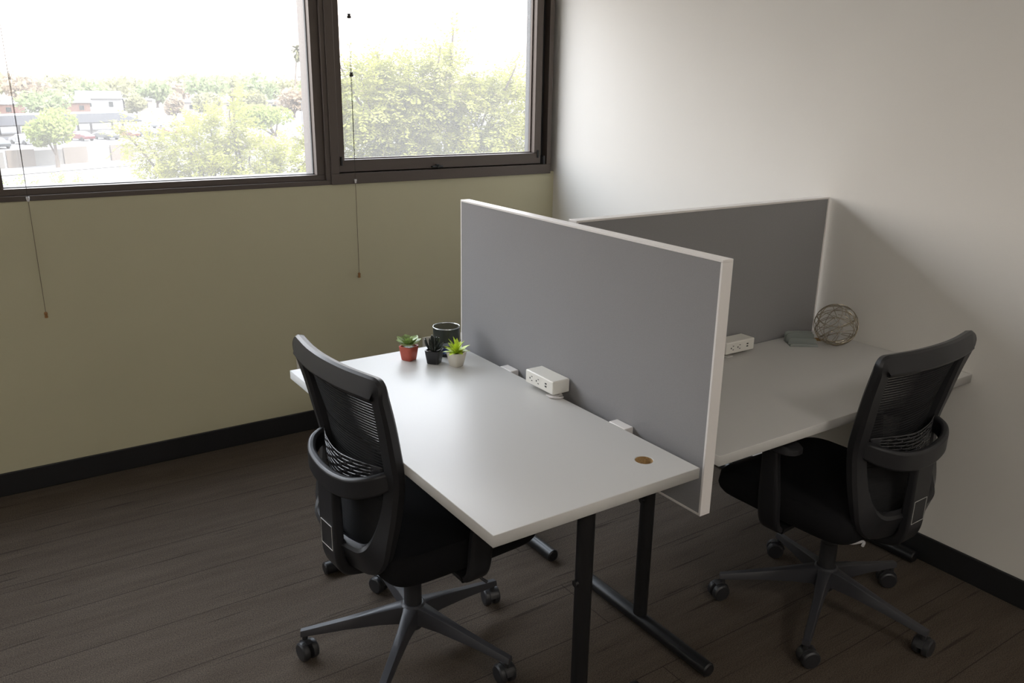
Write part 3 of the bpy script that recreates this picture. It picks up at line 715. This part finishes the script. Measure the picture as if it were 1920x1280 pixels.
def crown(mb, c, rx, ry, rz, n, s, r_):
    for _ in range(n):
        v = Vector((r_.gauss(0, 1), r_.gauss(0, 1), r_.gauss(0, 1))).normalized()*(r_.uniform(.45, 1)**.6)
        p = Vector((c[0]+v.x*rx, c[1]+v.y*ry, c[2]+v.z*rz)); a = Vector((r_.gauss(0, 1), r_.gauss(0, 1), r_.gauss(0, 1))).normalized(); b_ = a.orthogonal().normalized()
        ss = s*r_.uniform(.6, 1.4); k = len(mb.v)
        mb.v += [tuple(p-a*ss), tuple(p+b_*ss*.6), tuple(p+a*ss), tuple(p-b_*ss*.6)]; mb.f.append((k, k+1, k+2, k+3))
def far_tree(name, x, y, h, w, lm, lab, seed, trunk=.35, dens=700, leafs=.35, lean=0, cat='tree', group=None, flat=.55):
    r_ = random.Random(seed); t_ = empty(name, (x, y, GZ), 0, lab, cat, group)
    mb = MB(); ch = h*(1-trunk)
    lobes = 7
    for i in range(lobes):
        a = 2*PI*i/lobes+r_.uniform(-.4, .4); rr = w*.27 if i else 0
        c_ = (lean+math.cos(a)*rr, math.sin(a)*rr, h*trunk+ch*(r_.uniform(.3, .68) if i else .6))
        crown(mb, c_, w*.30, w*.30, ch*.36*(1 if i else 1.05), dens//lobes, leafs, r_)
    mb.build('foliage', lm, t_)
    tk = MB(); tk.tube([(0, 0, 0), (lean*.3, 0, h*trunk*.6), (lean*.8, 0, h*trunk+ch*.3)], [w*.035+.05, w*.028+.04, w*.015+.03], 8)
    for i in range(3):
        a = r_.uniform(0, 6.28); tk.tube([(lean*.3, 0, h*trunk*.55), (lean+math.cos(a)*w*.25, math.sin(a)*w*.25, h*trunk+ch*.4)], [w*.02+.03, .03], 6)
    tk.build('trunk', M['bark'], t_)
    return t_
far_tree('street_tree', 7.16, 98.6, 6.3, 5.0, M['lime_leaf'], 'small round lime green tree in front of the carport', 11, .36, 2600, .22)
far_tree('leaning_tree', 38.9, 119.9, 6.2, 8.4, M['lime_leaf'], 'leaning bushy tree with a bare forked trunk by the right of the parking lot', 12, .42, 3000, .26, lean=-2.4)
# tree row on the horizon
rr = random.Random(21)
def polar(u, D):     # bearing from the window by horizontal angle in degrees from +y, D metres
    a = math.radians(u); return (-2.76+D*math.sin(a), -3.7+D*math.cos(a))
row = []
for i in range(30):
    b_ = 1.0+i*1.12+rr.uniform(-.35, .35); D = 330+42*(i % 3)+rr.uniform(-4, 4)
    row.append((b_, D))
kinds = [('far_leaf', 'olive'), ('far_leaf_brown', 'brownish'), ('far_leaf_green', 'green')]
for i, (b_, D) in enumerate(row):
    x, y = polar(b_, D); kk = 1 if (i > 20 and i % 2) or i % 7 == 3 else (2 if i % 3 == 0 else 0)
    h = 9.2+D*rr.uniform(-.001, .0105)+(2.0 if i > 21 else 0); w = rr.uniform(13, 17)
    far_tree('background_tree', x, y, h, w, M[kinds[kk][0]], kinds[kk][1]+' tree in the hazy row along the horizon', 100+i, .18, 500, 1.0, group=kinds[kk][1]+' horizon trees')
for i, (b_, D, h, w, kk) in enumerate(((2.0, 205, 6.6, 9, 2), (5.4, 222, 7.0, 11, 2), (14.3, 240, 6.6, 7, 0), (17.0, 222, 7.2, 8, 0), (22.6, 186, 7.4, 10, 2), (19.6, 243, 8.5, 9, 1), (10.2, 236, 6.2, 4.5, 0), (12.4, 222, 6.5, 4.5, 1), (27.4, 182, 8.2, 11, 2), (31.5, 230, 9.5, 14, 1))):
    x, y = polar(b_, D)
    far_tree('background_tree', x, y, h, w, M[kinds[kk][0]], 'rounded %s tree standing nearer than the horizon row' % kinds[kk][1], 300+i, .2, 900, .55, group=kinds[kk][1]+' middle distance trees')
# palm
pm = empty('palm_tree', (106.9, 297.8, GZ), 0, 'tall thin palm tree rising above the horizon beside the mullion', 'palm tree')
MB().tube([(-2.5, 0, 0), (-1.2, 0, 10), (0, 0, 20.5)], [.4, .3, .25], 8).build('trunk', M['bark'], pm)
pf_ = MB(); r_ = random.Random(9)
for i in range(130):
    az = r_.uniform(0, 2*PI); el = r_.uniform(-1.45, 1.2); leaf(pf_, az, el, r_.uniform(2.2, 3.6), .7, -.9, (0, 0, 20.3 if el > -.3 else 19.2), .05, .1, .5)
pf_.build('fronds', M['far_leaf'], pm)
# poles
p1 = empty('utility_pole', (45.5, 126.2, GZ), 0, 'brown wooden utility pole beside the window mullion', 'pole')
MB().tube([(0, 0, 0), (0, 0, 10.7)], [.17, .12], 8).build('pole', M['pole_wood'], p1); MB().box(-1.1, 1.1, -.08, .08, 9.9, 10.05).build('crossarm', M['pole_wood'], p1)
p2 = empty('light_pole', (46.6, 131.4, GZ), 0, 'slim grey light pole left of the wooden utility pole', 'pole')
MB().tube([(0, 0, 0), (0, 0, 6.3)], .07, 8).build('pole', M['steel'], p2); MB().box(-.5, .1, -.15, .15, 6.2, 6.35).build('lamp_head', M['steel'], p2)

# carports
def carport(x, y, L, dep, zf, zb, roofm, lab, npost):
    t_ = empty('carport', (x, y, GZ), math.atan2(16, 24.3), lab, 'carport')
    MB().rings([[(0, 0, zf), (L, 0, zf), (L, 0, zf+.2), (0, 0, zf+.2)], [(0, dep, zb), (L, dep, zb), (L, dep, zb+.2), (0, dep, zb+.2)]]).build('roof', roofm, t_)
    MB().box(0, L, -.06, .0, zf-.02, zf+.16).build('fascia', roofm, t_)
    for i in range(npost):
        MB().box(2+i*(L-4)/(npost-1)-.15, 2+i*(L-4)/(npost-1)+.15, dep*.5-.15, dep*.5+.15, 0, (zf+zb)/2).build('post', M['steel'], t_)
    return t_
carport(-21, 128.5, 58, 5.0, 2.1, 3.3, M['dark_roof'], 'long carport with a dark roof over the parked cars', 9)
carport(-25.6, 135.4, 66, 11, 2.75, 3.0, M['steel'], 'pale metal carport roof just behind the dark one', 9)

# cars
def car(x, y, rz, m_, lab, grp=None):
    t_ = empty('car', (x, y, GZ), rz, lab, 'car', grp)
    prof = [(-2.15, .35), (-2.2, .75), (-2.0, .95), (-1.2, 1.02), (-.7, 1.42), (.7, 1.45), (1.35, 1.02), (2.1, .9), (2.2, .6), (2.15, .35)]
    def yy(z): return .88 if z < 1.05 else .68
    MB().rings([[(x_, -yy(z), z) for x_, z in prof], [(x_, yy(z), z) for x_, z in prof]]).build('body', m_, t_, bevel=.06)
    g = [(-1.0, 1.05), (-.62, 1.36), (.62, 1.38), (1.15, 1.05)]
    MB().rings([[(x_, -.885+(z-1.05)*.55, z) for x_, z in g], [(x_, .885-(z-1.05)*.55, z) for x_, z in g]]).build('windows', M['car_glass'], t_)
    for wx in (-1.35, 1.35):
        for s_ in (-1, 1): MB().tube([(wx, s_*.70, .33), (wx, s_*.92, .33)], .33, 16).build('wheel', M['tire'], t_, smooth=True)
    return t_
ca = math.atan2(16, 24.3)
car(3.2, 130.2, ca+1.4, M['car_grey'], 'dark grey car at the left end of the carport')
car(7.0, 137.4, ca+1.5, M['car_white'], 'white car under the carport beside the dark grey one')
car(11.2, 139.8, ca+1.5, M['car_silver'], 'silver car under the carport left of the lime tree')
car(15.2, 143.2, ca+1.5, M['car_red'], 'red car under the carport just right of the lime tree')
car(19.0, 144.6, ca+1.5, M['car_grey'], 'grey car beside the red one under the carport')
car(22.6, 148.2, ca+1.6, M['car_red'], 'small red car near the middle right of the carport')
car(26.4, 149.6, ca+1.5, M['car_grey'], 'dark car between two red ones under the carport')
car(29.8, 153.4, ca+1.5, M['car_red'], 'red car near the right end of the carport')
car(33.4, 157.0, ca+1.5, M['car_silver'], 'silver car at the right end of the carport')
car(44.0, 195.0, ca, M['car_red'], 'red car parked in the open lot beyond the carport')
car(48.9, 197.0, ca, M['car_white'], 'white car parked beside the red one in the open lot')
car(38.9, 186.0, ca, M['car_silver'], 'silver car parked in the open lot nearest the carport')
car(34.5, 178.0, ca, M['car_white'], 'white car parked in the open lot by the silver one')

# houses
def house(x, y, w, d, h, rh, rz, wm, rm, lab, gable=True):
    t_ = empty('house', (x, y, GZ), rz, lab, 'house')
    MB().box(0, w, 0, d, 0, h).build('wall', wm, t_)
    if gable: MB().rings([[(-.4, -.5, h), (-.4, d+.5, h), (-.4, d/2, h+rh)], [(w+.4, -.5, h), (w+.4, d+.5, h), (w+.4, d/2, h+rh)]]).build('roof', rm, t_)
    else: MB().box(-.3, w+.3, -.3, d+.3, h, h+rh).build('roof', rm, t_)
    nw = max(2, int(w/5))
    for i in range(nw): MB().box((i+.5)*w/nw-.6, (i+.5)*w/nw+.6, -.06, .02, h*.35, h*.75).build('window', M['car_glass'], t_)
    return t_
house(24.5, 262, 8.5, 8, 3.0, 1.6, -.1, M['brick'], M['white_roof'], 'small brick house with a pale roof beyond the carport')
house(33, 285, 12, 9, 3.7, 2.2, -.1, M['white_roof'], M['white_roof'], 'tall white gabled house beyond the carport')
house(46, 285, 8, 8, 3.2, .5, -.1, M['stucco'], M['white_roof'], 'low pale flat roofed house right of the white gabled one', False)
house(60, 272, 22, 8, 2.9, .3, -.2, M['stucco'], M['white_roof'], 'long low beige building behind the open lot', False)
house(79, 286, 22, 9, 2.8, .5, -.35, M['stucco'], M['white_roof'], 'low white roofed building left of the leaning tree', False)
house(2, 250, 14, 8, 2.8, .3, -.1, M['brick'], M['white_roof'], 'low brick building at the far left beyond the carports', False)

# ------------------------------------------------------------------ near trees with feathery leaf sprays
def near_tree(name, base, lobes, lab, seed, nspray, lm, trunk_top, leafL=.034):
    """lobes: (x,y,z,r,weight) in world; sprays are drooping twigs with paired leaflets"""
    r_ = random.Random(seed); t_ = empty(name, (base[0], base[1], GZ), 0, lab, 'tree')
    ox, oy, oz = base[0], base[1], GZ
    f_ = MB(); tw = MB()
    W = sum(l[4] for l in lobes)
    for (lx, ly, lz, lr, wt) in lobes:
        for _ in range(int(nspray*wt/W)):
            v = Vector((r_.gauss(0, 1), r_.gauss(0, 1), r_.gauss(0, .85))).normalized()*(lr*r_.uniform(.25, 1.0)**.5)
            p = Vector((lx, ly, lz))+v-Vector((ox, oy, oz))
            d = (v.normalized()+Vector((r_.gauss(0, .5), r_.gauss(0, .5), r_.gauss(.1, .5)))).normalized(); L = r_.uniform(.14, .34); N = 8
            pts = []
            for i in range(N):
                pts.append(tuple(p)); side = d.cross(Vector((0, 0, 1)));
                if side.length < .05: side = Vector((1, 0, 0))
                side.normalize()
                for s_ in (-1, 1):
                    dd = (side*s_+d*.5+Vector((r_.gauss(0, .3), r_.gauss(0, .3), r_.gauss(0, .3)))).normalized(); nn = dd.cross(d).normalized(); bb = dd.cross(nn)
                    l_ = leafL*r_.uniform(.6, 1.3); w2_ = l_*.22; k = len(f_.v); q = p+dd*.004
                    f_.v += [tuple(q), tuple(q+dd*l_*.5+bb*w2_), tuple(q+dd*l_), tuple(q+dd*l_*.5-bb*w2_)]; f_.f.append((k, k+1, k+2, k+3))
                p = p+d*(L/N); d = (d+Vector((0, 0, -.07))).normalized()
            if r_.random() < .5: tw.tube([pts[0], pts[4], pts[-1]], .0022, 3)
    f_.build('foliage', lm, t_); 
    B = MB()
    tt = Vector(trunk_top)-Vector((ox, oy, oz))
    B.tube(cr([(0, 0, 0), (tt.x*.3+.1, tt.y*.3, tt.z*.4), (tt.x*.8, tt.y*.8, tt.z*.8), tuple(tt)], 4), [.16-.07*i/12 for i in range(13)], 10)
    for (lx, ly, lz, lr, wt) in lobes:
        e_ = Vector((lx-ox, ly-oy, lz-oz)); m1 = tt.lerp(e_, .5)+Vector((r_.uniform(-.15, .15), r_.uniform(-.15, .15), .12))
        B.tube(cr([tuple(tt*.92), tuple(m1), tuple(e_), tuple(e_+(e_-tt).normalized()*lr*.8)], 4), [.032, .030, .028, .025, .022, .019, .016, .014, .012, .010, .008, .006, .004], 6)
    B.build('branches', M['bark'], t_); tw.build('twigs', M['bark'], t_)
    return t_
near_tree('mesquite_tree', (2.6, 6.6), [
    (1.45, 5.6, 1.45, .42, 1.1), (1.95, 5.5, 1.55, .42, 1.2), (2.35, 5.4, 1.60, .40, 1.1), (1.75, 5.9, 1.0, .55, 1.5), (2.3, 5.7, 1.05, .55, 1.5), (2.85, 5.3, 1.25, .45, 1.1),
    (3.2, 5.4, 1.35, .45, 1.0), (1.3, 6.2, .75, .5, 1.), (1.9, 5.6, .55, .5, 1.2), (2.5, 5.3, .6, .5, 1.2), (3.0, 5.2, .65, .45, 1.0), (2.2, 6.4, 1.3, .7, 1.2),
    (2.12, 5.1, 1.95, .14, .12), (2.30, 5.1, 2.15, .10, .05), (1.55, 5.5, 1.85, .15, .12), (3.05, 5.0, 1.75, .16, .15), (1.2, 5.7, 1.75, .18, .15), (3.4, 5.3, .2, .6, .8), (2.6, 6, -.2, .8, 1.), (1.5, 6.2, .1, .6, .8), (3.9, 5.6, .9, .6, .8)],
    'large feathery yellow green tree filling the right window', 3, 6500, M['mesquite'], (2.5, 6.3, -.9), .05)
near_tree('mesquite_tree', (.6, 8.6), [
    (-.05, 8.0, .75, .40, 1.), (.48, 7.9, 1.12, .22, .4), (.55, 7.95, 1.45, .10, .08), (.30, 8.2, .85, .35, .8), (-.45, 8.1, .70, .25, .5), (-.78, 8.1, .98, .12, .15), (.75, 8.1, .60, .40, 1.0),
    (.15, 7.8, .35, .40, 1.1), (-.5, 7.9, .30, .25, .4), (1.15, 8.1, .45, .35, .8), (.65, 7.7, .15, .45, 1.), (1.5, 8.2, .45, .35, .7), (-.1, 7.6, .0, .45, .9)],
    'feathery yellow green tree reaching up in the left window', 4, 2100, M['mesquite'], (.5, 8.3, -1.0), .052)
near_tree('mesquite_tree', (-2.2, 13.2), [(-1.9, 12.6, -.55, .45, 1), (-1.2, 12.6, -.5, .5, 1), (-.6, 12.4, -.6, .5, 1), (-2.5, 12.6, -.75, .45, .6), (0, 12.4, -.7, .5, 1), (-1.0, 12.4, -1.1, .7, 1)],
    'low feathery tree top just above the frame in the left window', 6, 2400, M['lime_leaf'], (-1.4, 12.8, -2.0), .045)
